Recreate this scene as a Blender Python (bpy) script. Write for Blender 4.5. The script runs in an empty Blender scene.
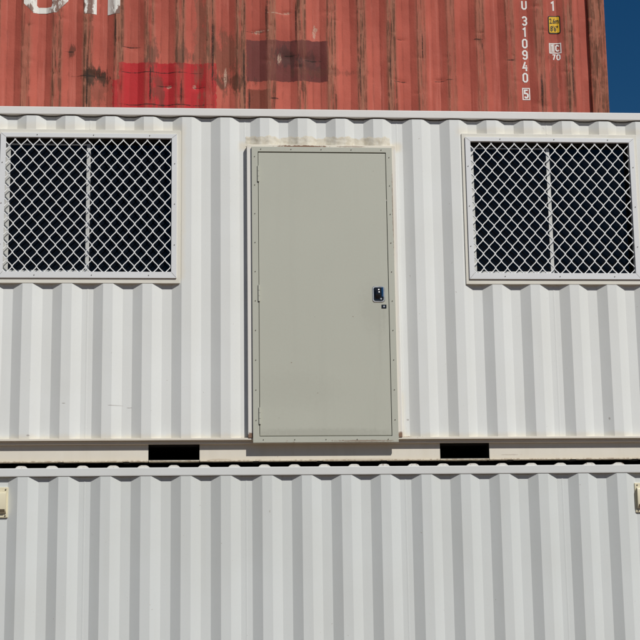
import bpy, bmesh, math, random
from mathutils import Vector, Matrix
random.seed(7)
S = bpy.context.scene
C = S.collection
# ------------------------------------------------------------------ camera, sky, sun, exposure
F_PX, CAM = 1550.0, Vector((-0.8129, -10.7311, 1.4323))
PITCH, YAW, ROLL = 0.1996, 0.0763, -0.0143
fwd = Vector((math.sin(YAW)*math.cos(PITCH), math.cos(YAW)*math.cos(PITCH), math.sin(PITCH)))
right = Vector((math.cos(YAW), -math.sin(YAW), 0)); up = right.cross(fwd)
r2 = right*math.cos(ROLL) + up*math.sin(ROLL); u2 = up*math.cos(ROLL) - right*math.sin(ROLL)
cam_data = bpy.data.cameras.new('camera'); cam = bpy.data.objects.new('camera', cam_data); C.objects.link(cam)
cam_data.sensor_width = 36; cam_data.lens = F_PX/640*36; cam_data.clip_end = 5000; cam_data.clip_start = 0.1
m = Matrix((r2, u2, -fwd)).transposed().to_4x4(); m.translation = CAM; cam.matrix_world = m
S.camera = cam
SUN = Vector((0.57, -1.0, 1.02)).normalized()
world = bpy.data.worlds.new('World'); S.world = world; world.use_nodes = True
wn = world.node_tree.nodes; wl = world.node_tree.links
sky = wn.new('ShaderNodeTexSky'); sky.sky_type = 'NISHITA'; sky.sun_disc = False
sky.sun_elevation = math.asin(SUN.z); sky.sun_rotation = math.atan2(SUN.x, SUN.y)
sky.air_density = 1.0; sky.dust_density = 0.0; sky.ozone_density = 5.0
bg = wn['Background']; bg.inputs['Strength'].default_value = 0.05
hs = wn.new('ShaderNodeHueSaturation'); hs.inputs['Saturation'].default_value = 1.30
wl.new(sky.outputs[0], hs.inputs['Color']); wl.new(hs.outputs[0], bg.inputs['Color'])
sd = bpy.data.lights.new('sun', 'SUN'); so = bpy.data.objects.new('sun', sd); C.objects.link(so)
sd.energy = 5.0; sd.angle = math.radians(0.53); sd.color = (1.0, 0.965, 0.91)
so.rotation_euler = SUN.to_track_quat('Z', 'Y').to_euler(); so.location = SUN*30
S.view_settings.view_transform = 'Standard'; S.view_settings.look = 'None'
S.view_settings.exposure = -0.50; S.view_settings.gamma = 1.0

# ------------------------------------------------------------------ node helpers
class NT:
    def __init__(s, name):
        s.mat = bpy.data.materials.new(name); s.mat.use_nodes = True
        s.t = s.mat.node_tree; s.b = s.t.nodes['Principled BSDF']
        s.co = s.n('ShaderNodeTexCoord').outputs['Object']
        sx = s.n('ShaderNodeSeparateXYZ'); s.t.links.new(s.co, sx.inputs[0]); s.x, s.y, s.z = sx.outputs
    def n(s, k): return s.t.nodes.new(k)
    def set(s, sock, v):
        if isinstance(v, bpy.types.NodeSocket): s.t.links.new(v, sock)
        else: sock.default_value = v
    def m(s, op, a, b=0.0, c=0.0, clamp=False):
        q = s.n('ShaderNodeMath'); q.operation = op; q.use_clamp = clamp
        for i, v in enumerate((a, b, c)): s.set(q.inputs[i], v)
        return q.outputs[0]
    def scale(s, v3):
        q = s.n('ShaderNodeMapping'); s.t.links.new(s.co, q.inputs[0]); q.inputs['Scale'].default_value = v3
        return q.outputs[0]
    def noise(s, sc, det=3, rough=0.55, v3=(1,1,1), dist=0.0, off=0.0):
        q = s.n('ShaderNodeTexNoise'); mp = s.n('ShaderNodeMapping'); s.t.links.new(s.co, mp.inputs[0])
        mp.inputs['Scale'].default_value = v3; mp.inputs['Location'].default_value = (off, off*.7, off*1.3)
        s.t.links.new(mp.outputs[0], q.inputs['Vector'])
        q.inputs['Scale'].default_value = sc; q.inputs['Detail'].default_value = det
        q.inputs['Roughness'].default_value = rough; q.inputs['Distortion'].default_value = dist
        return q.outputs['Fac']
    def ramp(s, v, a, b, lo=0.0, hi=1.0):
        q = s.n('ShaderNodeMapRange'); q.clamp = True; q.interpolation_type = 'SMOOTHSTEP'
        s.set(q.inputs[0], v); q.inputs[1].default_value = a; q.inputs[2].default_value = b
        q.inputs[3].default_value = lo; q.inputs[4].default_value = hi
        return q.outputs[0]
    def mix(s, f, a, b):
        q = s.n('ShaderNodeMix'); q.data_type = 'RGBA'
        def col(v): return (v[0], v[1], v[2], 1) if isinstance(v, tuple) else v
        s.set(q.inputs[0], f); s.set(q.inputs[6], col(a)); s.set(q.inputs[7], col(b))
        return q.outputs[2]
    def mul(s, *a):
        r = a[0]
        for v in a[1:]: r = s.m('MULTIPLY', r, v)
        return r
    def blob(s, cx, cz, rx, rz, wob=None, amp=0.5, soft=0.5):
        dx = s.m('DIVIDE', s.m('SUBTRACT', s.x, cx), rx); dz = s.m('DIVIDE', s.m('SUBTRACT', s.z, cz), rz)
        d = s.m('SQRT', s.m('ADD', s.mul(dx, dx), s.mul(dz, dz)))
        if wob is not None: d = s.m('ADD', d, s.mul(s.m('SUBTRACT', wob, 0.5), amp*2))
        return s.ramp(d, 1+soft*.5, 1-soft*.5)
    def box(s, x0, x1, z0, z1, wob=None, amp=0.01, soft=0.004):
        x, z = s.x, s.z
        if wob is not None:
            w = s.mul(s.m('SUBTRACT', wob, 0.5), amp*2); x = s.m('ADD', x, w); z = s.m('ADD', z, w)
        return s.mul(s.ramp(x, x0-soft, x0+soft), s.ramp(x, x1+soft, x1-soft), s.ramp(z, z0-soft, z0+soft), s.ramp(z, z1+soft, z1-soft))
    def bump(s, h, dist, strength=1.0):
        q = s.n('ShaderNodeBump'); q.inputs['Distance'].default_value = dist; q.inputs['Strength'].default_value = strength
        s.set(q.inputs['Height'], h)
        prev = s.b.inputs['Normal']
        if prev.is_linked: s.t.links.new(prev.links[0].from_socket, q.inputs['Normal'])
        s.t.links.new(q.outputs[0], prev)
    def done(s, col, rough, spec=0.4, metal=0.0):
        s.set(s.b.inputs['Base Color'], col if not isinstance(col, tuple) else (*col, 1))
        s.set(s.b.inputs['Roughness'], rough); s.b.inputs['Specular IOR Level'].default_value = spec
        s.b.inputs['Metallic'].default_value = metal
        return s.mat

RUST = (0.17, 0.075, 0.032); DKRUST = (0.06, 0.032, 0.02); CREAM = (0.74, 0.66, 0.50)
def white_mat(name, base, stains=None, streak=0.35, warm=0.5, seed=0.0, scuffs=(), rough=0.5):
    """painted steel; stains = list of (kind, args) in the container's own coordinates"""
    t = NT(name)
    big = t.noise(1.3, 3, v3=(1,1,1), off=seed); st = t.noise(9, 4, .6, v3=(1,1,.06), off=seed+3)
    fine = t.noise(60, 3, .6, off=seed+5); sp = t.noise(34, 2, .5, off=seed+11)
    dirty = tuple(v*k for v, k in zip(base, (.90, .885, .85)))
    col = t.mix(t.m('ADD', t.ramp(big, .35, .7, 0, .35), t.ramp(st, .45, .75, 0, streak), clamp=True), base, dirty)
    col = t.mix(t.ramp(fine, .3, .75, 0, .10), col, tuple(v*.82 for v in base))
    col = t.mix(t.ramp(sp, .76, .80, 0, .5), col, (.33, .29, .23))
    wob = t.noise(14, 4, .65, off=seed+20); wob2 = t.noise(45, 4, .7, off=seed+30)
    for s in stains or ():
        if s[0] == 'cream':   # soft yellowed paint
            col = t.mix(t.mul(t.box(*s[1:5], wob, .02, s[6] if len(s) > 6 else .02), s[5]), col, CREAM)
        if s[0] == 'rust':
            col = t.mix(t.mul(t.blob(*s[1:5], wob2, 1.2, .6), s[5]), col, RUST)
        if s[0] == 'line':    # broken rust along an edge
            f = t.mul(t.box(*s[1:5], None, .0, .003), t.ramp(wob2, s[6], s[6]+.14), s[5])
            col = t.mix(f, col, RUST)
    for (cx, cz, rx, rz) in scuffs:
        col = t.mix(t.mul(t.blob(cx, cz, rx, rz, wob2, .9, .4), .6), col, (.30, .27, .24))
    wav = t.noise(2.2, 2, .4, v3=(1.4,1,.8), off=seed+40)
    t.bump(wav, .006, .8); t.bump(t.noise(160, 2, .5), .0006, .25)
    return t.done(col, t.ramp(fine, .2, .8, rough-.07, rough+.08), .35)

def plain(name, col, rough=.5, metal=0.0, var=.12, sc=25, spec=.4):
    t = NT(name); n = t.noise(sc, 4, .6)
    c = t.mix(t.ramp(n, .3, .72), tuple(v*(1-var) for v in col), tuple(min(1, v*(1+var*.6)) for v in col))
    t.bump(t.noise(sc*6, 2), .0006, .2)
    return t.done(c, t.ramp(n, .2, .8, max(.02, rough-.06), rough+.06), spec, metal)

# ------------------------------------------------------------------ mesh helpers
def link(name, bm, mat, parent, smooth=False, bevel=0.0):
    if bevel: bmesh.ops.bevel(bm, geom=[e for e in bm.edges], offset=bevel, segments=2, affect='EDGES', profile=.6)
    me = bpy.data.meshes.new(name); bm.to_mesh(me); bm.free()
    o = bpy.data.objects.new(name, me); C.objects.link(o)
    if mat: me.materials.append(mat)
    if parent: o.parent = parent
    if smooth:
        me.polygons.foreach_set('use_smooth', [True]*len(me.polygons)); me.set_sharp_from_angle(angle=math.radians(32))
    return o
def bx(bm, x0, x1, y0, y1, z0, z1):
    v = [bm.verts.new((x, y, z)) for x in (x0, x1) for y in (y0, y1) for z in (z0, z1)]
    for f in ((0,1,3,2),(4,6,7,5),(0,4,5,1),(2,3,7,6),(0,2,6,4),(1,5,7,3)): bm.faces.new([v[i] for i in f])
def box_obj(name, mat, parent, *r, bevel=0.003):
    bm = bmesh.new(); bx(bm, *r); return link(name, bm, mat, parent, bevel=bevel)
def ring(bm, xo0, xo1, zo0, zo1, w, y0, y1):
    """rectangular frame of mitred bars, w = (left, right, bottom, top)"""
    xi0, xi1, zi0, zi1 = xo0+w[0], xo1-w[1], zo0+w[2], zo1-w[3]
    P = [[(xo0,zo0),(xo1,zo0),(xo1,zo1),(xo0,zo1)], [(xi0,zi0),(xi1,zi0),(xi1,zi1),(xi0,zi1)]]
    V = [[[bm.verts.new((x, y, z)) for (x, z) in loop] for loop in P] for y in (y0, y1)]
    for i in range(4):
        j = (i+1) % 4
        bm.faces.new((V[0][0][i], V[0][0][j], V[0][1][j], V[0][1][i])); bm.faces.new((V[1][0][j], V[1][0][i], V[1][1][i], V[1][1][j]))
        bm.faces.new((V[0][0][j], V[0][0][i], V[1][0][i], V[1][0][j])); bm.faces.new((V[0][1][i], V[0][1][j], V[1][1][j], V[1][1][i]))
def ring_obj(name, mat, parent, *a, bevel=.002):
    bm = bmesh.new(); ring(bm, *a); return link(name, bm, mat, parent, bevel=bevel)
def disc(bm, cx, cz, r, y0, y1, n=10):
    a = [bm.verts.new((cx+r*math.cos(2*math.pi*i/n), y0, cz+r*math.sin(2*math.pi*i/n))) for i in range(n)]
    b = [bm.verts.new((cx+r*1.25*math.cos(2*math.pi*i/n), y1, cz+r*1.25*math.sin(2*math.pi*i/n))) for i in range(n)]
    bm.faces.new(a)
    for i in range(n): bm.faces.new((a[i], b[i], b[(i+1) % n], a[(i+1) % n]))
def empty(name, loc, label, cat, group=None):
    o = bpy.data.objects.new(name, None); C.objects.link(o); o.location = loc; o.empty_display_size = .3
    o['label'] = label; o['category'] = cat
    if group: o['group'] = group
    return o
def interp(prof, x):
    for (a, b) in zip(prof, prof[1:]):
        if a[0] <= x <= b[0]:
            return a[1] + (b[1]-a[1])*(x-a[0])/max(1e-9, b[0]-a[0])
    return prof[0][1] if x < prof[0][0] else prof[-1][1]
def profile(edges, x0, x1, slope=.0695, flat=.068, depth=.034):
    pts = [(x0, depth)]
    for e in edges:
        for x, y in ((e, depth), (e+slope, 0.), (e+slope+flat, 0.), (e+2*slope+flat, depth)):
            if x0+.004 < x < x1-.004: pts.append((x, y))
    pts.append((x1, depth)); return pts
def corrugated(bm, prof, zs, openings=(), back=None):
    xs = sorted(set([round(p[0], 5) for p in prof] + [round(v, 5) for o in openings for v in o[:2]]))
    zz = sorted(set(list(zs) + [v for o in openings for v in o[2:4]]))
    V = [[bm.verts.new((x, interp(prof, x), z)) for z in zz] for x in xs]
    for i in range(len(xs)-1):
        for j in range(len(zz)-1):
            cx, cz = (xs[i]+xs[i+1])/2, (zz[j]+zz[j+1])/2
            if any(o[0] < cx < o[1] and o[2] < cz < o[3] for o in openings): continue
            bm.faces.new((V[i][j], V[i+1][j], V[i+1][j+1], V[i][j+1]))
    for v in [v for v in bm.verts if not v.link_faces]: bm.verts.remove(v)

# ------------------------------------------------------------------ ground
t = NT('gravel_ground')
g1, g2 = t.noise(2.5, 5, .6), t.noise(60, 3, .7)
gc = t.mix(t.ramp(g1, .3, .7), (.15, .082, .045), (.20, .112, .062)); gc = t.mix(t.ramp(g2, .4, .7, 0, .5), gc, (.10, .056, .032))
t.bump(g2, .02, .7)
GROUND = t.done(gc, .9, .2)
bm = bmesh.new(); n = 24; R = 3000.0
def gp(i): u = (i/n)*2-1; return R*u*abs(u)**1.5
gv = [[bm.verts.new((gp(i), gp(j), 0)) for j in range(n+1)] for i in range(n+1)]
for i in range(n):
    for j in range(n): bm.faces.new((gv[i][j], gv[i+1][j], gv[i+1][j+1], gv[i][j+1]))
o = link('ground', bm, GROUND, None); o['kind'] = 'structure'

# ------------------------------------------------------------------ shared container pieces
L2, W, H = 3.029, 2.438, 2.591
def casting(mat, parent, x0, x1, y0, y1, z0, z1, fx, fy):
    bm = bmesh.new(); bx(bm, x0, x1, y0, y1, z0, z1); bmesh.ops.recalc_face_normals(bm, faces=bm.faces)
    for want in (Vector((fx, 0, 0)), Vector((0, fy, 0))):   # the twist-lock slots
        bm.faces.ensure_lookup_table()
        f = max(bm.faces, key=lambda f: f.normal.dot(want)*f.calc_area())
        bmesh.ops.inset_region(bm, faces=[f], thickness=.03)
        r = bmesh.ops.extrude_face_region(bm, geom=[f]); bm.faces.remove(f) if f.is_valid else None
        bmesh.ops.translate(bm, verts=[v for v in r['geom'] if isinstance(v, bmesh.types.BMVert)], vec=-want*.03)
    return link('corner_casting', bm, mat, parent)
def body(root, mats, edges, front_openings=(), red=False, wall_z=(.17, 2.511), roof_setback=.02, floor=True, skip_front=False, rail_top=2.571, ridge=.016):
    pm, rm = mats['post'], mats['rail']
    prof = profile(edges, -L2+.158, L2-.158)
    if not skip_front:
        bm = bmesh.new(); corrugated(bm, prof, wall_z, front_openings)
        link('side_wall', bm, mats['wall'], root)
    bm = bmesh.new(); corrugated(bm, [(x, W-y) for x, y in prof], wall_z)
    bmesh.ops.reverse_faces(bm, faces=bm.faces); link('side_wall', bm, mats['wall'], root)
    for s in (-1, 1):                                         # end walls: corrugated across
        pr = []; y = .16
        while y < W-.17: pr += [(y, .04), (y+.07, 0.), (y+.14, 0.), (y+.21, .04)]; y += .25
        pr = [p for p in pr if p[0] < W-.16]; pr.append((W-.158, .04))
        bm = bmesh.new(); corrugated(bm, pr, wall_z)
        for v in bm.verts: v.co = Vector((s*(L2-.02-v.co.y), v.co.x, v.co.z))
        link('end_wall', bm, mats['wall'], root)
    for sx in (-1, 1):
        for (y0, y1, fy) in ((-.004, .156, -1), (W-.156, W+.004, 1)):
            xa, xb = sorted((sx*L2, sx*(L2-.16)))
            bm = bmesh.new(); bx(bm, xa, xb, y0, y1, .119, H-.119)
            link('corner_post', bm, pm, root, bevel=.012)
            for (z0, z1) in ((0, .118), (H-.118, H)):
                xc, xd = sorted((sx*(L2+.004), sx*(L2-.174)))
                casting(mats['casting'], root, xc, xd, y0-.004 if fy < 0 else y0-.006, y1+.006 if fy < 0 else y1+.004, z0, z1, sx, fy)
    for y0 in (-.003, W-.057):                                # top side rails
        box_obj('top_rail', rm, root, -L2+.175, L2-.175, y0, y0+.06, rail_top-.058, rail_top, bevel=.006)
    for s in (-1, 1):
        xa, xb = sorted((s*(L2-.01), s*(L2-.08)))
        box_obj('end_rail', rm, root, xa, xb, .165, W-.165, 2.50, 2.572)
        box_obj('end_sill', rm, root, xa, xb, .165, W-.165, .02, .165)
    bm = bmesh.new(); prf = []                                # corrugated roof, ridges run across
    x = -2.062-.2087*3
    while x < 2.85: prf += [(x-.043, 0), (x-.030, ridge*.72), (x-.018, ridge), (x+.018, ridge), (x+.030, ridge*.72), (x+.043, 0)]; x += .2087
    ra = [bm.verts.new((px, roof_setback+(0 if h > 0 else .003), rail_top+.0015+h)) for px, h in prf]
    rb = [bm.verts.new((px, W-roof_setback, rail_top+.0015+h)) for px, h in prf]
    rc = [bm.verts.new((px, roof_setback+.002, rail_top+.0005)) for px, h in prf]
    for i in range(len(prf)-1):
        bm.faces.new((ra[i], rb[i], rb[i+1], ra[i+1])); bm.faces.new((ra[i], ra[i+1], rc[i+1], rc[i]))
    link('roof', bm, mats['roof'], root)
    if floor: box_obj('floor', mats['dark'], root, -L2+.09, L2-.09, .09, W-.09, .135, .165, bevel=0)
def white_edges():
    e = []
    for mth in range(-3, 4):
        b = -1.590 + 1.1115*mth
        e += [b, b+.2752, b+.5504, b+.8256]
    return [v for v in e if -2.95 < v < 2.95]
SEAMS = [-1.590-.040+1.1115*k for k in range(-1, 4)]
WE = white_edges(); WPROF = profile(WE, -L2+.158, L2-.158)
def weld(mat, root, z0, z1, cuts=()):
    for sx in SEAMS:
        if abs(sx) > 2.8: continue
        spans = [(z0, z1)]
        for (a, b, c, d) in cuts:
            if a < sx < b: spans = [(s, e) for (s, e) in ((z0, c), (d, z1)) if e-s > .03]
        for (s, e) in spans:
            bm = bmesh.new(); k = int((e-s)/.012); V = []
            for i in range(k+1):
                z = s+(e-s)*i/k; w = .007+.0009*math.sin(i*2.1)+random.uniform(-.0004, .0004); j = random.uniform(-.0006, .0006)
                V.append([bm.verts.new((sx-w+j, .0339, z)), bm.verts.new((sx+j, .0324, z)), bm.verts.new((sx+w+j, .0339, z))])
            for a, b in zip(V, V[1:]):
                bm.faces.new((a[0], a[1], b[1], b[0])); bm.faces.new((a[1], a[2], b[2], b[1]))
            link('weld_seam', bm, mat, root, smooth=True)

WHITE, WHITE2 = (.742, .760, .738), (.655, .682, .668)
DARK = plain('dark_steel_and_shade', (.018, .017, .016), .8, var=.3)  # near-black steel; also paints the shade at the window heads
# ------------------------------------------------------------------ lower white container
low = empty('shipping_container', (0, 0, 0), 'plain white corrugated container at the bottom, beneath the one with the door', 'container', 'stacked shipping containers')
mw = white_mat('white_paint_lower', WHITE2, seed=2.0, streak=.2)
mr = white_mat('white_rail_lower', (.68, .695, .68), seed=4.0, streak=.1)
mroof = white_mat('white_roof_lower', (.74, .72, .67), [('line', -3, 3, 2.57, 2.6, .8, .55)], seed=6.0)
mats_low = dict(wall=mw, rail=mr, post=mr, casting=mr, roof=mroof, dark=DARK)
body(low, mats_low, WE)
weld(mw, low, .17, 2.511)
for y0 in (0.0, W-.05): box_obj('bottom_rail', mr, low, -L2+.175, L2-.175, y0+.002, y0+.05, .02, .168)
cream_pl = white_mat('yellowed_vent_plastic', (.75, .69, .50), seed=9.0, streak=.5, rough=.4)
screw_m = plain('dull_screw', (.16, .14, .115), .5, .6)
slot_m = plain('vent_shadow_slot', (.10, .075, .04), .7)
def vent(x0, x1):
    z0, z1, y = 2.237, 2.444, .020
    v = box_obj('ventilator', cream_pl, low, x0, x1, y, .034, z0, z1, bevel=.004)
    bm = bmesh.new(); n = 10; xa, xb = x0+.012, x1-.012       # hood with a rounded foot
    outl = [(y-.001, z1-.032), (y-.022, z1-.040), (y-.026, z1-.05)] + [(y-.001-.025*math.cos(a*math.pi/2/n), z0+.062-.034*math.sin(a*math.pi/2/n)) for a in range(n+1)]
    A = [bm.verts.new((xa, p, q)) for p, q in outl]; B = [bm.verts.new((xb, p, q)) for p, q in outl]
    for i in range(len(outl)-1): bm.faces.new((A[i], A[i+1], B[i+1], B[i]))
    bm.faces.new(A); bm.faces.new(list(reversed(B)))
    link('hood', bm, cream_pl, v, smooth=True)
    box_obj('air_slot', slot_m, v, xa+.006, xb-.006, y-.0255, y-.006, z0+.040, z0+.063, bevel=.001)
    for px in (x0+.018, x1-.018):
        for pz in (z0+.012, z1-.017):
            bm = bmesh.new(); disc(bm, px, pz, .0045, y-.004, y+.001); link('screw', bm, screw_m, v)
vent(-2.292, -2.146); vent(2.217, 2.363)

# ------------------------------------------------------------------ upper white container with door and windows
Z0 = 2.591
def zl(z): return z - Z0
off = empty('container_office', (0, 0, Z0), 'white corrugated container with a grey door between two mesh-covered windows', 'container', 'stacked shipping containers')
DOOR = (-.470, .540, zl(2.80), zl(4.88))
WINS = [(-2.250, -1.010, zl(3.90), zl(4.975)), (1.095, 2.335, zl(3.90), zl(4.975))]
st = [('cream', -3, 3, .10, .205, .55, .025), ('cream', -2.32, -.95, zl(4.99), zl(5.05), .38, .03), ('cream', 1.03, 2.40, zl(4.99), zl(5.05), .42, .03),
      ('cream', -.56, .62, zl(4.87), zl(4.93), .6, .02), ('cream', .56, .60, zl(2.75), zl(3.1), .3, .02), ('cream', -.99, -.95, zl(3.9), zl(5.0), .4, .02),
      ('rust', -.50, zl(2.772), .05, .010, .7), ('rust', .60, zl(2.772), .05, .010, .7), ('line', -3, 3, zl(2.768), zl(2.776), .7, .58)]
sc = [(-1.78, zl(3.02), .012, .004), (-1.43, zl(3.005), .05, .003), (-1.33, zl(2.99), .02, .003), (-2.02, zl(2.797), .010, .006), (.62, zl(2.90), .008, .005), (2.06, zl(2.9), .006, .012)]
ow = white_mat('white_paint_office', WHITE, st, seed=12.0, streak=.2, scuffs=sc)
orail = white_mat('white_rail_office', (.75, .745, .72), seed=14.0, streak=.15)
obot = white_mat('yellowed_bottom_rail', (.74, .70, .61), [('line', -3, 3, .005, .0345, .9, .46), ('rust', .30, .034, .25, .004, .4), ('rust', 1.35, .06, .06, .004, .3), ('rust', -.70, .037, .07, .006, .4), ('cream', -3, 3, .0, .05, .5, .03)], seed=16.0, streak=.5)
mats_off = dict(wall=ow, rail=orail, post=orail, casting=orail, roof=orail, dark=DARK)
body(off, mats_off, WE, [DOOR]+WINS, wall_z=(.183, 2.515), roof_setback=.065, rail_top=2.583, ridge=.006)
weld(ow, off, .183, 2.511, [DOOR]+[(a-.04, b+.04, c-.04, d+.04) for a, b, c, d in WINS])
# bottom side rail: lip, fascia and set-back web with two forklift pockets
PK = [(-1.197, -.842), (.846, 1.197)]
lip = box_obj('wall_lip', obot, off, -L2+.175, L2-.175, -.006, .06, .167, .182, bevel=.003)
box_obj('rail_fascia', obot, off, -L2+.175, L2-.175, .0235, .052, .1440, .1665, bevel=.003)
xs = [-L2+.175, PK[0][0], PK[0][1], PK[1][0], PK[1][1], L2-.175]
bm = bmesh.new()
for a, b in ((0, 1), (2, 3), (4, 5)): bx(bm, xs[a], xs[b], .056, .064, .032, .1665)
rail = link('bottom_rail', bm, obot, off, bevel=.0015)
for (a, b) in ((0, 1), (2, 3), (4, 5)):
    box_obj('bottom_flange', obot, rail, xs[a]+.002, xs[b]-.002, .050, .12, .0265, .0315, bevel=.001)
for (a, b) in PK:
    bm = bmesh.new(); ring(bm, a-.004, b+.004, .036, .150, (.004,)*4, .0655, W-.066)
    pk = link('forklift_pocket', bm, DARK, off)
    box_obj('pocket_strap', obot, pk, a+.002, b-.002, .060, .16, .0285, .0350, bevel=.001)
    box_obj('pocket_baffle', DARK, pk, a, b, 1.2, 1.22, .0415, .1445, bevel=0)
box_obj('bottom_rail', obot, off, -L2+.175, L2-.175, W-.06, W-.01, .016, .170)
for k in range(13):                                          # floor cross members
    x = -2.7+.45*k
    if any(a-.06 < x < b+.06 for a, b in PK): continue
    box_obj('cross_member', DARK, off, x-.02, x+.02, .07, W-.07, .02, .132, bevel=0)
# door surround, frame, leaf
def stained(name, col, stains, seed, rough=.5): return white_mat(name, col, stains, seed=seed, rough=rough, streak=.2)
sur = stained('white_door_surround', (.76, .745, .70), [('cream', .54, .565, 0, 3, .3, .008), ('cream', -.6, .7, zl(4.872), zl(4.92), .5, .01), ('rust', -.10, zl(4.888), .17, .009, .95), ('rust', .25, zl(4.890), .10, .005, .5), ('rust', -.49, zl(2.785), .03, .02, .9), ('rust', .57, zl(2.785), .03, .025, .9)], 18)
bm = bmesh.new(); ring(bm, -.505, .574, zl(2.772), zl(4.900), (.035, .034, .028, .021), -.012, .10); dsur = link('door_surround', bm, sur, off, bevel=.003)
DG = (.490, .496, .418)
dgs = [('line', -.48, .55, zl(2.735), zl(2.752), .85, .56), ('rust', .30, zl(2.745), .2, .006, .6), ('rust', .545, zl(4.4), .006, .3, .6)]
def door_mat(name, stains, seed, grime=()):
    t = NT(name); a = t.noise(1.6, 3, .5, off=seed); f = t.noise(120, 3, .6); sp = t.noise(26, 2, .5, off=seed+2)
    c = t.mix(t.ramp(a, .3, .7, 0, .5), DG, tuple(v*.93 for v in DG)); c = t.mix(t.ramp(f, .35, .7, 0, .10), c, tuple(v*.75 for v in DG))
    c = t.mix(t.ramp(sp, .77, .80, 0, .5), c, (.2, .17, .13))
    st_ = t.noise(12, 4, .6, v3=(1, 1, .05), off=seed+7); c = t.mix(t.ramp(st_, .5, .8, 0, .22), c, tuple(v*.85 for v in DG))
    w2 = t.noise(45, 4, .7, off=seed+4)
    for s in stains:
        if s[0] == 'line': c = t.mix(t.mul(t.box(*s[1:5], None, 0, .003), t.ramp(w2, s[6], s[6]+.14), s[5]), c, RUST)
        else: c = t.mix(t.mul(t.blob(*s[1:5], w2, 1.2, .6), s[5]), c, RUST)
    for g_ in grime:
        c = t.mix(t.mul(t.blob(*g_[:4], w2, .9, 1.2), g_[4]), c, (.20, .19, .15))
    t.bump(t.noise(.9, 2, .4, off=seed), .014, .8); t.bump(f, .0005, .3)
    return t.done(c, t.ramp(a, .2, .8, .42, .55), .4)
dfm, dlm = door_mat('grey_door_frame', dgs, 1.0), door_mat('grey_door_leaf', [('rust', -.2, zl(3.3), .006, .004, .6), ('rust', .24, zl(3.63), .005, .004, .6)], 5.0, [(.40, zl(3.70), .10, .16, .10), (.43, zl(3.45), .012, .22, .05), (0, zl(2.80), .5, .03, .22), (-.2, zl(3.1), .3, .12, .07), (.46, zl(3.60), .008, .09, .08)])
bm = bmesh.new(); ring(bm, -.472, .545, zl(2.735), zl(4.880), (.045, .045, .042, .038), -.028, -.0125); dfr = link('door_frame', bm, dfm, off, bevel=.0025)
bm = bmesh.new(); bx(bm, -.4235, .4965, -.0230, .02, zl(2.7835), zl(4.8360)); leaf = link('door', bm, dlm, off, bevel=.003)
leaf['label'] = 'flat grey-green steel door leaf'
box_obj('door_stop', DARK, dfr, -.428, .501, .024, .04, zl(2.80), zl(4.85), bevel=0)
sm0 = bmesh.new(); disc(sm0, 0, 0, .0031, -.004, 0.001, 8); smesh = bpy.data.meshes.new('screw'); sm0.to_mesh(smesh); sm0.free()
smesh.materials.append(plain('dark_door_screw', (.13, .12, .095), .5, .3))
smesh2 = smesh.copy(); smesh2.materials[0] = plain('pale_screw', (.62, .58, .5), .45, .1)
def screw(x, y, z, parent, me=None):
    s = bpy.data.objects.new('screw', me or smesh); C.objects.link(s); s.location = (x, y, z); s.parent = parent
for i in range(10):
    z = zl(4.805)-.2125*i
    screw(-.450, -.028, z, dfr); screw(.523, -.028, z, dfr)
for i in range(5):
    screw(-.405+.218*i, -.028, zl(4.861), dfr); screw(-.40+.218*i, -.028, zl(2.756), dfr)
for i in range(4): screw(-.40+.212*i, .056, .071, rail, smesh2)
hm = door_mat('grey_hinge', [], 8.0)
for zc in (4.675, 3.797, 2.923):
    h = None
    for k, (a, b) in enumerate(((-.058, -.021), (-.019, .019), (.021, .058))):
        bm = bmesh.new(); bmesh.ops.create_cone(bm, cap_ends=True, segments=12, radius1=.0078, radius2=.0078, depth=b-a, matrix=Matrix.Translation((-.4245, -.030, zl(zc)+(a+b)/2)))
        link('hinge', bm, hm, leaf, smooth=True)
chrome = plain('chrome', (.62, .64, .66), .12, 1.0, var=.05); blk = plain('black_latch', (.012, .013, .016), .18, var=.2, spec=.6)
def rounded(bm, x0, x1, z0, z1, r, y0, y1, inset=0.0, n=5):
    pts = []
    for cx, cz, a0 in ((x1-r, z1-r, 0), (x0+r, z1-r, 90), (x0+r, z0+r, 180), (x1-r, z0+r, 270)):
        for i in range(n+1):
            a = math.radians(a0+90*i/n); pts.append((cx, cz, math.cos(a), math.sin(a)))
    A = [bm.verts.new((cx+(r-inset)*c, y0, cz+(r-inset)*s)) for cx, cz, c, s in pts]; B = [bm.verts.new((cx+r*c, y1, cz+r*s)) for cx, cz, c, s in pts]
    bm.faces.new(A)
    for i in range(len(A)): bm.faces.new((A[i], B[i], B[(i+1) % len(A)], A[(i+1) % len(A)]))
hx0, hx1, hz0, hz1 = .380, .472, zl(3.732), zl(3.852)
rim = plain('satin_chrome', (.60, .60, .60), .40, 1.0, var=.1)
bm = bmesh.new(); rounded(bm, hx0, hx1, hz0, hz1, .020, -.029, -.0228, .005); link('handle', bm, rim, leaf, smooth=True)
bm = bmesh.new(); rounded(bm, hx0+.010, hx1-.010, hz0+.010, hz1-.010, .014, -.032, -.0288, .003); link('handle_recess', bm, blk, leaf, smooth=True)
bm = bmesh.new(); V = []                                       # bowed paddle lever
for k in range(9):
    u = k/8; z = hz0+.026+u*(hz1-hz0-.042); yy = -.034-.012*math.sin(math.pi*min(1, u*1.15))
    V.append([bm.verts.new((x, y, z)) for x, y in ((hx0+.020, -.031), (hx0+.022, yy+.003), (hx0+.028, yy), (hx1-.040, yy), (hx1-.034, yy+.003), (hx1-.032, -.031))])
for A, B in zip(V, V[1:]):
    for q in range(5): bm.faces.new((A[q], A[q+1], B[q+1], B[q]))
bm.faces.new(V[0]); bm.faces.new(list(reversed(V[-1])))
link('paddle_lever', bm, blk, leaf, smooth=True)
bm = bmesh.new(); V = []
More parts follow.
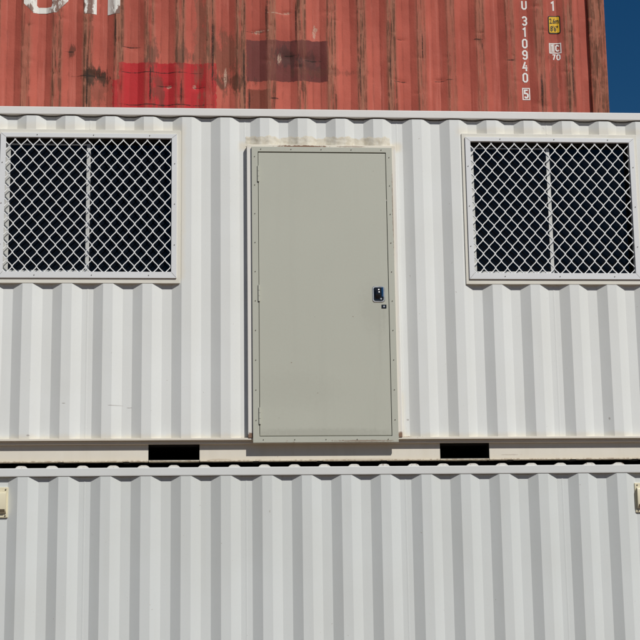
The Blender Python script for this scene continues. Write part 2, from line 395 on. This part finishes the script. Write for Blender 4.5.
for k in range(7):
    a = math.pi*k/6; V.append([bm.verts.new((hx1-.0195-.0085*math.cos(a), -.0315-.006*math.sin(a), z)) for z in (hz0+.040, hz1-.012)])
for A, B in zip(V, V[1:]): bm.faces.new((A[0], B[0], B[1], A[1]))
link('paddle_plate', bm, plain('polished_paddle', (.32, .36, .42), .15, 1.0, var=.05), leaf, smooth=True)
bm = bmesh.new(); disc(bm, hx1-.030, hz0+.024, .006, -.038, -.0315, 12); link('latch_button', bm, rim, leaf)
bm = bmesh.new(); rounded(bm, .444, .482, zl(3.688), zl(3.718), .004, -.026, -.0195, .002); lk = link('lock', bm, blk, leaf)
bm = bmesh.new(); disc(bm, .463, zl(3.703), .006, -.0275, -.026, 12); link('lock_cylinder', bm, rim, leaf)
# lumpy sealant smeared over the corrugation above the door
t = NT('sealant_putty'); w = t.noise(28, 5, .65, dist=.4); t.bump(w, .004, .4)
seal = t.done(t.mix(t.ramp(w, .35, .7), (.70, .665, .565), (.58, .53, .42)), .7, .3)
bm = bmesh.new(); nx = 150; nz = 9; V = []
for i in range(nx+1):
    x = -.512+1.05*i/nx; col = []
    ztop = zl(4.968)+.006*math.sin(i*.31)+.004*math.sin(i*.83+1)+random.uniform(-.002, .002)
    for j in range(nz+1):
        f = j/nz; z = zl(4.8985)+(ztop-zl(4.8985))*f
        yb = interp(WPROF, x); lump = .0025+.0022*math.sin(i*.43+j*.9)*math.sin(i*.17-j*.6)+random.uniform(-.0006, .0006)
        col.append(bm.verts.new((x, yb - max(.0006, lump*.6)*(1 if j < nz else .3)-.0008, z)))
    V.append(col)
for i in range(nx):
    for j in range(nz): bm.faces.new((V[i][j], V[i+1][j], V[i+1][j+1], V[i][j+1]))
link('sealant', bm, seal, off, smooth=True)
# windows
alu = white_mat('white_window_frame', (.74, .755, .76), seed=22.0, streak=.08, rough=.4)
trim_m = white_mat('cream_window_trim', (.73, .71, .63), seed=24.0, streak=.4)
grille = plain('white_grille_wire', (.86, .87, .86), .40, .0, var=.06)
sash_m = plain('aluminium_sash', (.60, .60, .57), .4, .2, var=.08)
t = NT('dark_window_glass'); gl = t.noise(1.1, 2, .4); t.bump(gl, .004, .3)
GLASS = t.done((.004, .0038, .0042), .02, .30)
def zigzag(name, parent, xc, a, zb, zt, flip, zlo, zhi, ph):
    """one pressed strip of the diamond grille: swings by a either side of xc, half period ph"""
    bm = bmesh.new(); w, d = .0029, .0046; pts = []
    step = ph/10.0; z = zb
    while z < zt+1e-6:
        u = ((z-zb)/ph) % 2.0; tri = 1-2*abs(u-1) if True else 0           # -1..1
        v = max(-1, min(1, tri*1.22)); v = math.sin(v*math.pi/2)*.30+v*.70
        if zlo <= z <= zhi: pts.append((xc+flip*a*v, z))
        z += step
    Q = []
    for k, (x, z) in enumerate(pts):
        x2, z2 = pts[min(k+1, len(pts)-1)]; x1, z1 = pts[max(k-1, 0)]
        tx, tz = x2-x1, z2-z1; l = math.hypot(tx, tz); px, pz = -tz/l*w, tx/l*w
        Q.append([bm.verts.new(c) for c in ((x-px, -.001-d/2, z-pz), (x+px, -.001-d/2, z+pz), (x+px, -.001+d/2, z+pz), (x-px, -.001+d/2, z-pz))])
    for A, B in zip(Q, Q[1:]):
        for i in range(4): bm.faces.new((A[i], B[i], B[(i+1) % 4], A[(i+1) % 4]))
    bm.faces.new(Q[0]); bm.faces.new(list(reversed(Q[-1])))
    o = link(name, bm, grille, parent, smooth=True)
def window(ox0, ox1, lab, phase):
    oz0, oz1 = zl(3.953), zl(4.940)
    bm = bmesh.new(); ring(bm, ox0-.062, ox1+.062, zl(3.873), zl(5.002), (.045,)*4, -.003, .075)
    w = link('window', bm, trim_m, off, bevel=.002); w['label'] = lab
    bm = bmesh.new(); ring(bm, ox0-.038, ox1+.038, zl(3.908), zl(4.972), (.038, .038, .045, .032), -.014, .012)
    fr = link('security_frame', bm, alu, w, bevel=.0015)
    for cx, cz, dx, dz in ((ox0, oz0, -.036, -.043), (ox1, oz0, .036, -.043), (ox0, oz1, -.036, .030), (ox1, oz1, .036, .030)):   # mitre joints
        bm = bmesh.new(); l = math.hypot(dx, dz); px, pz = -dz/l*.0009, dx/l*.0009
        vs = [bm.verts.new((cx+s*px+k*dx, -.0143, cz+s*pz+k*dz)) for s, k in ((-1, .03), (1, .03), (1, .97), (-1, .97))]
        bm.faces.new(vs); link('mitre_joint', bm, screw_m, w)
    for i in range(3):
        for z in (zl(4.958), zl(3.928)):
            screw(ox0+.22+i*.40, -.014, z, w)
    for z in (zl(4.15), zl(4.45), zl(4.75)):
        screw(ox0-.022, -.014, z, w); screw(ox1+.022, -.014, z, w)
    # diamond grille of zig-zag strips
    px, ph = .0427, .0520
    n = int((ox1-ox0)/px)+1
    for k in range(n+1):
        xc = ox0+phase+k*px
        if not ox0-.012 < xc < ox1+.012: continue
        zigzag('grille_strip', w, max(ox0+.002, min(ox1-.002, xc)), px/2-.0022, oz0-.012, oz1+.004, 1 if k % 2 else -1, oz0-.012, oz1+.004, ph)
    # sliding sash (left), fixed light (right)
    mid = ox0+.583
    bm = bmesh.new(); ring(bm, ox0-.02, mid+.012, oz0-.012, oz1-.03, (.048, .026, .036, .010), .046, .064); link('sliding_sash', bm, sash_m, w, bevel=.0015)
    bm = bmesh.new(); ring(bm, mid-.016, ox1+.0165, oz0-.03, oz1+.0162, (.028, .006, .022, .008), .068, .084); link('fixed_sash', bm, sash_m, w, bevel=.0015)
    box_obj('pane', GLASS, w, ox0+.028, mid-.012, .053, .058, oz0+.022, oz1-.037, bevel=0)
    box_obj('pane', GLASS, w, mid+.010, ox1+.012, .074, .079, oz0-.010, oz1+.0095, bevel=0)
    bm = bmesh.new(); ring(bm, ox0-.0165, ox1+.0165, oz0-.034, oz1+.0165, (.004,)*4, .0755, .16); link('window_reveal', bm, sash_m, w)
    box_obj('window_head_shade', DARK, w, ox0-.0165, mid+.03, .044, .0665, oz1-.028, oz1+.016, bevel=0)  # near-black bar: frame's shade over the sliding sash put into colour
    box_obj('window_head_shade', DARK, w, mid+.031, ox1+.0165, .044, .0665, oz1-.008, oz1+.016, bevel=0)  # same painted shade across the top of the fixed pane
window(-2.222, -1.044, 'window left of the door with white diamond mesh', .0)
window(1.125, 2.303, 'window right of the door with white diamond mesh', .006)

# ------------------------------------------------------------------ red container on the stack behind
RX, RY, RZ = -.099, 2.70, 5.182
def rl(x, z): return x-RX, z-RZ
red = empty('shipping_container', (RX, RY, RZ), 'weathered red container with white lettering and rust, topmost in the stacks', 'container', 'stacked shipping containers')
RE = [-2.527-RX+.278*i for i in range(-2, 19)]
RPROF = profile(RE, -L2+.158, L2-.158)
def red_mat(name, base, patches=True, lettering=False, wear=1.0, crest=True):
    t = NT(name)
    at = t.n('ShaderNodeAttribute'); at.attribute_name = 'crest'; cr = at.outputs['Fac'] if crest else 0.95
    big = t.noise(1.1, 4, .6, off=1.0); st = t.noise(22, 5, .65, v3=(1, 1, .045), off=2.0, dist=.3)
    st2 = t.noise(55, 4, .7, v3=(1, 1, .03), off=9.0); mid = t.noise(9, 5, .65, off=3.0); fine = t.noise(70, 4, .7, off=4.0)
    w1 = t.noise(18, 6, .72, v3=(1, 1, .30), off=6.0); wv = t.noise(26, 6, .7, v3=(1, 1, .10), off=16.0); rib = t.noise(1.7, 2, .5, v3=(1, 0, .15), off=12.4)
    base_d = tuple(v*k for v, k in zip(base, (.74, .68, .68))); base_l = (min(1, base[0]*1.12), min(1, base[1]*1.30+.015), min(1, base[2]*1.30+.02))
    col = t.mix(t.ramp(big, .32, .68), base, base_d)
    col = t.mix(t.ramp(st, .52, .74, 0, .55), col, base_l)
    pm_ = 0.0
    if patches:
        pe = t.noise(30, 3, .6, off=31.0)
        x0, z0 = rl(-1.583, 6.05); x1, z1 = rl(-.700, 6.550)
        f = t.box(x0, x1, z0, z1, pe, .02, .004); x2, z2 = rl(-1.64, 6.38)
        f = t.m('MAXIMUM', f, t.box(x2, x0+.05, z0, z2, pe, .02, .004))
        pm_ = f; col = t.mix(t.mul(f, t.ramp(st, .76, .68, .85, 1)), col, (.43, .030, .033))
        x0, z1 = rl(-.427, 6.785); x1, z0 = rl(.322, 6.388)
        f2 = t.box(x0, x1, z0, z1, pe, .014, .004); pm_ = t.m('MAXIMUM', pm_, f2); col = t.mix(t.mul(f2, t.ramp(st2, .74, .64, .75, 1)), col, (.150, .044, .038))
        x0, z1 = rl(-.418, 6.31); x1, z0 = rl(-.205, 6.0)
        col = t.mix(t.mul(t.box(x0, x1, z0, z1, pe, .02, .006), .9), col, (.185, .055, .036))
        col = t.mix(t.mul(t.blob(*rl(.0+.09, 6.33), .022, .05, pe, .5, .3), .8), col, (.17, .05, .035))
    ribw = t.mul(t.m('SUBTRACT', 1.0, t.mul(pm_, .66)), t.m('MAXIMUM', t.ramp(rib, .36, .58, .50, 1.0), t.ramp(t.m('ABSOLUTE', t.m('SUBTRACT', t.x, -.35)), 1.5, .7, 0, 1)))
    worn = t.mul(cr, t.ramp(st, .36, .56), ribw, wear)               # rubbed outer ribs: pale brown bare primer
    col = t.mix(t.mul(worn, .78), col, (.32, .145, .090))
    grain = t.mul(cr, t.ramp(st2, .50, .60), t.ramp(mid, .30, .55), ribw, wear)
    col = t.mix(t.mul(grain, .9), col, (.095, .042, .025))
    pale = t.mul(cr, t.ramp(st2, .40, .30), t.ramp(mid, .5, .68), wear)
    col = t.mix(t.mul(pale, .55), col, (.52, .30, .21))
    g3 = t.noise(130, 4, .7, v3=(1, 1, .06), off=44.0)
    col = t.mix(t.mul(cr, t.ramp(g3, .50, .64), t.ramp(w1, .38, .56), ribw, wear, .6), col, (.13, .06, .038))
    col = t.mix(t.mul(cr, t.ramp(g3, .44, .34), t.ramp(w1, .55, .42), wear, .35), col, (.45, .24, .17))
    edge = t.n('ShaderNodeAttribute'); edge.attribute_name = 'edge'
    chip = t.mul(edge.outputs['Fac'] if crest else 0.8, t.ramp(wv, .47, .54), t.ramp(mid, .34, .50), ribw, wear)   # chipped fold lines
    col = t.mix(t.mul(chip, .78), col, (.075, .034, .020))
    spots = t.mul(t.ramp(fine, .66, .72), t.ramp(w1, .52, .66)); col = t.mix(t.mul(spots, .8), col, DKRUST)
    if patches or lettering:
        for (px, pz, rx, rz, k, c) in BLOBS:
            X, Z = rl(px, pz); col = t.mix(t.mul(t.blob(X, Z, rx, rz, w1, 2.6, .7), k), col, c)
        for (px, pz, rx, rz) in SCRAPES:
            X, Z = rl(px, pz); col = t.mix(t.mul(t.mul(t.blob(X, Z, rx, rz, w1, 2.2, .6), t.ramp(fine, .35, .55)), .7), col, (.52, .36, .27))
        for (px, pz, rx, rz) in CRACKS:
            X, Z = rl(px, pz); col = t.mix(t.mul(t.mul(t.blob(X, Z, rx, rz*.8, w1, 1.6, .8), t.ramp(fine, .25, .5)), .85), col, (.028, .018, .014))
    t.bump(mid, .008, .5); t.bump(t.m('SUBTRACT', fine, t.mul(chip, 1.2)), .003, .5); t.bump(st2, .003, .45); t.bump(g3, .002, .4)
    return t.done(col, t.ramp(mid, .2, .8, .6, .8), .14)
BLOBS = [(-1.80, 6.42, .11, .07, .95, (.03, .018, .013)), (-1.80, 6.33, .09, .16, .45, (.12, .06, .038)), (-.60, 6.58, .14, .22, .6, (.13, .062, .038)), (-.55, 6.38, .16, .06, .6, DKRUST),
         (-.85, 6.75, .05, .5, .5, (.16, .095, .06)), (-1.0, 6.62, .06, .12, .55, (.10, .055, .038)), (-1.28, 6.62, .05, .12, .6, (.10, .055, .038)), (-2.02, 6.65, .03, .05, .7, DKRUST), (-1.22, 6.3, .05, .2, .6, (.10, .055, .038)),
         (-.05, 6.62, .10, .12, .6, (.05, .032, .028)), (.16, 6.55, .08, .10, .5, (.05, .032, .028)), (.25, 6.48, .35, .03, .4, (.14, .055, .036)), (2.42, 6.3, .04, .3, .5, (.11, .06, .04)), (2.17, 6.9, .0001, .0001, 0, DKRUST)]
SCRAPES = [(-.30, 6.875, .07, .010), (-.34, 6.865, .03, .020), (-.05, 7.055, .03, .012), (-.13, 7.05, .06, .004), (.20, 6.86, .012, .05), (.215, 6.90, .012, .012), (-.12, 6.60, .02, .05), (-.62, 6.44, .012, .09), (-1.13, 6.325, .02, .015), (-.90, 6.33, .015, .02)]
CRACKS = [(-1.87, 6.42, .007, .34), (-.735, 6.72, .009, .42), (-.45, 6.45, .007, .36), (-.245, 6.95, .006, .22), (.03, 6.95, .006, .25), (2.305, 6.30, .010, .20), (2.60, 6.45, .006, .30), (-1.30, 6.36, .008, .20), (-1.02, 6.25, .007, .14), (.62, 6.40, .006, .25), (1.20, 6.75, .005, .18), (-1.62, 6.85, .006, .25), (.90, 6.52, .005, .22),
          (-1.47, 6.70, .07, .006), (-1.85, 6.415, .12, .010), (-1.22, 6.458, .36, .005), (-1.17, 6.33, .07, .006), (-.86, 6.32, .05, .006), (-1.25, 6.15, .38, .007), (-.33, 6.865, .10, .004), (-2.03, 6.65, .04, .006),
          (.99, 6.81, .03, .004), (1.35, 6.41, .05, .005), (.99, 6.40, .05, .006), (1.72, 6.82, .035, .008), (1.76, 6.75, .005, .05), (2.02, 6.62, .04, .006), (-.02, 6.64, .06, .008), (.18, 6.59, .07, .008), (-.4, 6.2, .006, .1), (-.17, 6.22, .04, .01), (2.81, 7.0, .04, .006), (1.45, 6.42, .03, .006)]
RBASE = (.480, .120, .083)
rwall = red_mat('weathered_red_paint', RBASE); rsteel = red_mat('weathered_red_steel', (.46, .12, .075), patches=False, crest=False, wear=1.0)
body(red, dict(wall=red_mat('red_paint_plain', RBASE, False, crest=False, wear=.5), rail=rsteel, post=rsteel, casting=rsteel, roof=rsteel, dark=DARK), RE, skip_front=True)
# front wall: fine grid with knocks and dents pressed into the ribs
dents = [(-1.80, 6.42, .06, .035, .013), (-1.47, 6.69, .06, .03, .008), (-1.15, 6.33, .05, .025, .011), (-.88, 6.32, .05, .025, .011), (-.32, 6.865, .07, .02, .010), (-.05, 6.62, .08, .05, .014), (.17, 6.60, .07, .05, .010), (-.60, 6.45, .09, .09, .012),
         (1.35, 6.42, .05, .018, .009), (1.0, 6.40, .05, .02, .008), (1.0, 6.81, .05, .015, .008), (1.74, 6.80, .04, .05, .007), (.20, 6.88, .04, .06, .009), (-.06, 7.055, .05, .02, .010), (2.0, 6.62, .05, .03, .007), (.45, 6.75, .04, .12, .006), (.80, 6.5, .04, .15, .005)]
rr = random.Random(3)
for i in range(130):
    e = rr.choice(RE)+RX+.104
    dents.append((e+rr.uniform(-.05, .05), rr.uniform(6.05, 7.3), rr.uniform(.02, .05), rr.choice((rr.uniform(.010, .03), rr.uniform(.04, .15))), rr.uniform(.002, .009)))
cols = []
for (a, b) in zip(RPROF, RPROF[1:]):
    k = max(1, int(round((b[0]-a[0])/.0145)))
    cols += [(a[0]+(b[0]-a[0])*i/k, a[1]+(b[1]-a[1])*i/k) for i in range(k)]
cols.append(RPROF[-1])
zz = [.165+.1*i for i in range(8)]; z = .93
while z < 2.14: zz.append(z); z += .0115
zz += [2.2, 2.3, 2.4, 2.511]
verts, faces, cr, ed = [], [], [], []
brk = [p[0] for p in RPROF]
for (x, y) in cols:
    dist = min(abs(x-b) for b in brk); near = [d for d in dents if abs(d[0]-RX-x) < d[2]*2.2]
    wob_ = .0015*math.sin(x*37.0)
    for z in zz:
        dy = 0.0
        if .9 < z < 2.2:
            for (px, pz, rx, rz, dp) in near:
                q = ((px-RX-x)/rx)**2 + ((pz-RZ-z)/rz)**2
                if q < 5: dy += dp*math.exp(-q)
        verts.append((x+.0012*math.sin(z*5+x*9), y+min(dy, .022)+.0010*math.sin(z*11+x*23), z))
        cr.append(max(0., 1-y/.010)); ed.append(max(0., 1-dist/.012)*(1 if y < .02 else .35))
nz = len(zz)
for i in range(len(cols)-1):
    for j in range(nz-1):
        a = i*nz+j; faces.append((a, a+nz, a+nz+1, a+1))
me = bpy.data.meshes.new('side_wall'); me.from_pydata(verts, [], faces); me.materials.append(rwall)
me.attributes.new('crest', 'FLOAT', 'POINT').data.foreach_set('value', cr); me.attributes.new('edge', 'FLOAT', 'POINT').data.foreach_set('value', ed)
me.polygons.foreach_set('use_smooth', [True]*len(faces)); me.set_sharp_from_angle(angle=math.radians(16))
o = bpy.data.objects.new('side_wall', me); C.objects.link(o); o.parent = red
box_obj('bottom_rail', rsteel, red, -L2+.175, L2-.175, .002, .05, .02, .163); box_obj('bottom_rail', rsteel, red, -L2+.175, L2-.175, W-.05, W-.002, .02, .163)
# lettering: flat outlines laid over the corrugation
def conform(name, bm, mat, parent, lift=.0022):
    for (bxx, by) in RPROF:
        g = list(bm.verts)+list(bm.edges)+list(bm.faces)
        bmesh.ops.bisect_plane(bm, geom=g, dist=1e-5, plane_co=(bxx, 0, 0), plane_no=(1, 0, 0))
    for v in bm.verts: v.co.y = interp(RPROF, v.co.x)-lift
    bmesh.ops.recalc_face_normals(bm, faces=bm.faces)
    o = link(name, bm, mat, parent)
    at = o.data.attributes.new('crest', 'FLOAT', 'POINT'); at.data.foreach_set('value', [1. if v.co.y < .012-lift else 0. for v in o.data.vertices])
    return o
def poly(pts):
    bm = bmesh.new(); bm.faces.new([bm.verts.new((x-RX, 0, z-RZ)) for x, z in pts]); return bm
def polys(ls):
    bm = bmesh.new()
    for pts in ls: bm.faces.new([bm.verts.new((x-RX, 0, z-RZ)) for x, z in pts])
    return bm
def glyph(ch, x0, x1, z0, z1, bold=.012):
    cu = bpy.data.curves.new('glyph', 'FONT'); cu.body = ch; cu.offset = bold; cu.resolution_u = 3
    to = bpy.data.objects.new('glyph', cu); C.objects.link(to)
    me = bpy.data.meshes.new_from_object(to.evaluated_get(bpy.context.evaluated_depsgraph_get()))
    bpy.data.objects.remove(to); bm = bmesh.new(); bm.from_mesh(me); bpy.data.meshes.remove(me)
    X = [v.co.x for v in bm.verts]; Y = [v.co.y for v in bm.verts]
    for v in bm.verts:
        u, w_ = (v.co.x-min(X))/(max(X)-min(X)), (v.co.y-min(Y))/(max(Y)-min(Y))
        v.co = Vector((x0+(x1-x0)*u-RX, 0, z0+(z1-z0)*w_-RZ))
    return bm
def letter_mat(name, col, wear):
    t = NT(name); st = t.noise(22, 5, .65, v3=(1, 1, .045), off=2.0, dist=.3); w1 = t.noise(26, 5, .7, v3=(1, 1, .35), off=6.0)
    at = t.n('ShaderNodeAttribute'); at.attribute_name = 'crest'
    f = t.m('ADD', t.mul(at.outputs['Fac'], t.ramp(w1, .46, .52), wear), t.mul(t.ramp(w1, .70, .74), .6), clamp=True)
    c = t.mix(t.ramp(st, .4, .7, 0, .25), col, tuple(v*.8 for v in col)); c = t.mix(f, c, (.17, .075, .05))
    return t.done(c, .6, .3)
lw = letter_mat('white_lettering', (.74, .72, .66), .92)
O8 = [(-2.451, 7.10), (-2.365, 7.014), (-2.150, 7.018), (-2.053, 7.14), (-2.053, 7.40), (-2.14, 7.48), (-2.365, 7.48), (-2.451, 7.40)]
I8 = [(-2.335, 7.09), (-2.320, 7.072), (-2.205, 7.072), (-2.196, 7.09), (-2.196, 7.40), (-2.205, 7.42), (-2.320, 7.42), (-2.335, 7.40)]
conform('letter', polys([[O8[i], O8[(i+1) % 8], I8[(i+1) % 8], I8[i]] for i in range(8)]), lw, red)
conform('letter', polys([[(-1.906, 7.012), (-1.793, 7.008), (-1.793, 7.20), (-1.906, 7.20)], [(-1.906, 7.20), (-1.793, 7.20), (-1.693, 7.20), (-1.58, 7.20), (-1.58, 7.30), (-1.906, 7.30)], [(-1.693, 7.010), (-1.58, 7.018), (-1.58, 7.20), (-1.693, 7.20)],
      [(-1.906, 7.30), (-1.793, 7.30), (-1.793, 7.48), (-1.906, 7.48)], [(-1.693, 7.30), (-1.58, 7.30), (-1.58, 7.48), (-1.693, 7.48)]]), lw, red)
def strip(pts, w, closed=False):
    L, Rr = [], []; n_ = len(pts)
    for k in range(n_):
        p = Vector(pts[k]); a = Vector(pts[(k-1) % n_]) if (closed or k > 0) else None; b = Vector(pts[(k+1) % n_]) if (closed or k < n_-1) else None
        d1 = (p-a).normalized() if a else None; d2 = (b-p).normalized() if b else None
        d1 = d1 or d2; d2 = d2 or d1
        n1, n2 = Vector((-d1.y, d1.x)), Vector((-d2.y, d2.x)); mm = (n1+n2).normalized(); l = w/2/max(.5, mm.dot(n1))
        L.append(p+mm*l); Rr.append(p-mm*l)
    return [[L[k], L[(k+1) % n_], Rr[(k+1) % n_], Rr[k]] for k in range(n_ if closed else n_-1)]
def stroke_glyph(ch, x0, x1, z0, z1, w):
    h, d = z1-z0, x1-x0; a = w/2
    def P(*q): return [(x0+a+(d-w)*u, z0+a+(h-w)*v) for u, v in q]
    e = .30*(d/h)
    if ch == '0': q = strip(P((.3, 0), (.7, 0), (1, e), (1, 1-e), (.7, 1), (.3, 1), (0, 1-e), (0, e)), w, True)
    elif ch == 'U': q = strip(P((0, 1), (0, e), (.3, 0), (.7, 0), (1, e), (1, 1)), w)
    elif ch == '1': q = strip([(x0+d*.1, z1-h*.22), (x1-a, z1-h*.06), (x1-a, z0)], w)
    elif ch == '3': q = strip(P((0, 1-e), (.3, 1), (.7, 1), (1, 1-e), (1, .5+e), (.72, .52), (.3, .51)), w) + strip(P((.80, .44), (1, .5-e), (1, e), (.7, 0), (.3, 0), (0, e)), w)
    elif ch == '9': q = strip(P((0, e), (.3, 0), (.7, 0), (1, e), (1, 1-e), (.7, 1), (.3, 1), (0, 1-e), (0, .45+e), (.3, .45), (.78, .45)), w)
    elif ch == '4': q = strip(P((.55, 1.04), (0, .3), (1.05, .3)), w) + strip([(x0+d*.70, z0+h*.3-a*.3), (x0+d*.70, z0)], w) + strip([(x0+d*.70, z0+h*.62), (x0+d*.70, z0+h*.3+a*2.2)], w)
    elif ch == '5': q = strip(P((1, 1), (.04, 1), (.04, .56), (.7, .56), (1, .56-e), (1, e), (.7, 0), (.3, 0), (0, e)), w)
    elif ch == '7': q = strip(P((0, 1), (1, 1), (.35, -.05)), w)
    elif ch == 'C': q = strip(P((1, 1-e), (.7, 1), (.3, 1), (0, 1-e), (0, e), (.3, 0), (.7, 0), (1, e)), w)
    return polys([[(v.x, v.y) for v in f] for f in q])
lw2 = letter_mat('white_code_lettering', (.76, .74, .70), .5)
zt = 7.129
conform('code_letter', stroke_glyph('U', 2.149, 2.201, 7.129, 7.223, .0145), lw2, red)
for i, ch in enumerate('310940'):
    z1 = 7.064-.1118*i; xc = 2.172-.0028*i
    hw = .015 if ch == '1' else .026
    conform('digit', stroke_glyph(ch, xc-hw-(.004 if ch == '1' else 0), xc+hw-(.004 if ch == '1' else 0), z1-.094, z1, .0145), lw2, red)
def frame(x0, x1, z0, z1, w):
    return polys([[(x0, z0), (x1, z0), (x1, z0+w), (x0, z0+w)], [(x0, z1-w), (x1, z1-w), (x1, z1), (x0, z1)], [(x0, z0+w), (x0+w, z0+w), (x0+w, z1-w), (x0, z1-w)], [(x1-w, z0+w), (x1, z0+w), (x1, z1-w), (x1-w, z1-w)]])
conform('digit', stroke_glyph('5', 2.138, 2.182, 6.256, 6.343, .0145), lw2, red); conform('digit_box', frame(2.124, 2.196, 6.241, 6.358, .009), lw2, red)
conform('digit', stroke_glyph('1', 2.428, 2.458, 7.123, 7.217, .0145), lw2, red)
ym = letter_mat('yellow_sticker', (.72, .43, .02), .3); bkm = plain('black_print', (.015, .013, .012), .6)
def rrect(x0, x1, z0, z1, r):
    p = []
    for cx, cz, a0 in ((x1-r, z1-r, 0), (x0+r, z1-r, 90), (x0+r, z0+r, 180), (x1-r, z0+r, 270)):
        p += [(cx+r*math.cos(math.radians(a0+22.5*i)), cz+r*math.sin(math.radians(a0+22.5*i))) for i in range(5)]
    return poly(p)
stk = conform('height_sticker', rrect(2.394, 2.508, 6.894, 7.070, .016), bkm, red, .003)
conform('sticker_face', rrect(2.404, 2.498, 6.904, 7.060, .009), ym, stk, .005)
for tx, x0, x1, z0, z1 in (('2.6m', 2.409, 2.494, 6.992, 7.045), ("8'6\"", 2.414, 2.486, 6.916, 6.972)):
    conform('sticker_print', glyph(tx, x0, x1, z0, z1, .02), bkm, stk, .007)
cb = conform('code_box', frame(2.394, 2.507, 6.699, 6.801, .009), lw2, red)
conform('code_box_fill', poly([(2.404, 6.709), (2.447, 6.709), (2.447, 6.791), (2.404, 6.791)]), letter_mat('faded_white', (.55, .42, .37), .5), cb)
conform('code_letter', stroke_glyph('1', 2.412, 2.434, 6.716, 6.785, .010), lw2, cb, .004); conform('code_letter', stroke_glyph('C', 2.452, 2.492, 6.718, 6.783, .012), lw2, cb, .004)
conform('digit', stroke_glyph('7', 2.418, 2.452, 6.634, 6.692, .011), lw2, red); conform('digit', stroke_glyph('0', 2.459, 2.497, 6.634, 6.692, .011), lw2, red)

# ------------------------------------------------------------------ the two containers that carry the red one (behind the front stack)
for k, (zb, lab) in enumerate(((0.0, 'brown-red container standing on the ground behind the plain white one'), (2.591, 'brown-red container directly under the weathered red one, behind the office'))):
    rt = empty('shipping_container', (RX, RY, zb), lab, 'container', 'stacked shipping containers')
    for ch in [c for c in red.children if c.name.split('.')[0] in ('end_wall', 'corner_post', 'corner_casting', 'top_rail', 'end_rail', 'end_sill', 'roof', 'floor', 'bottom_rail', 'side_wall')]:
        if ch.data is me: continue
        c = ch.copy(); C.objects.link(c); c.parent = rt
    bm = bmesh.new(); corrugated(bm, RPROF, (.165, 2.511)); link('side_wall', bm, rsteel, rt)
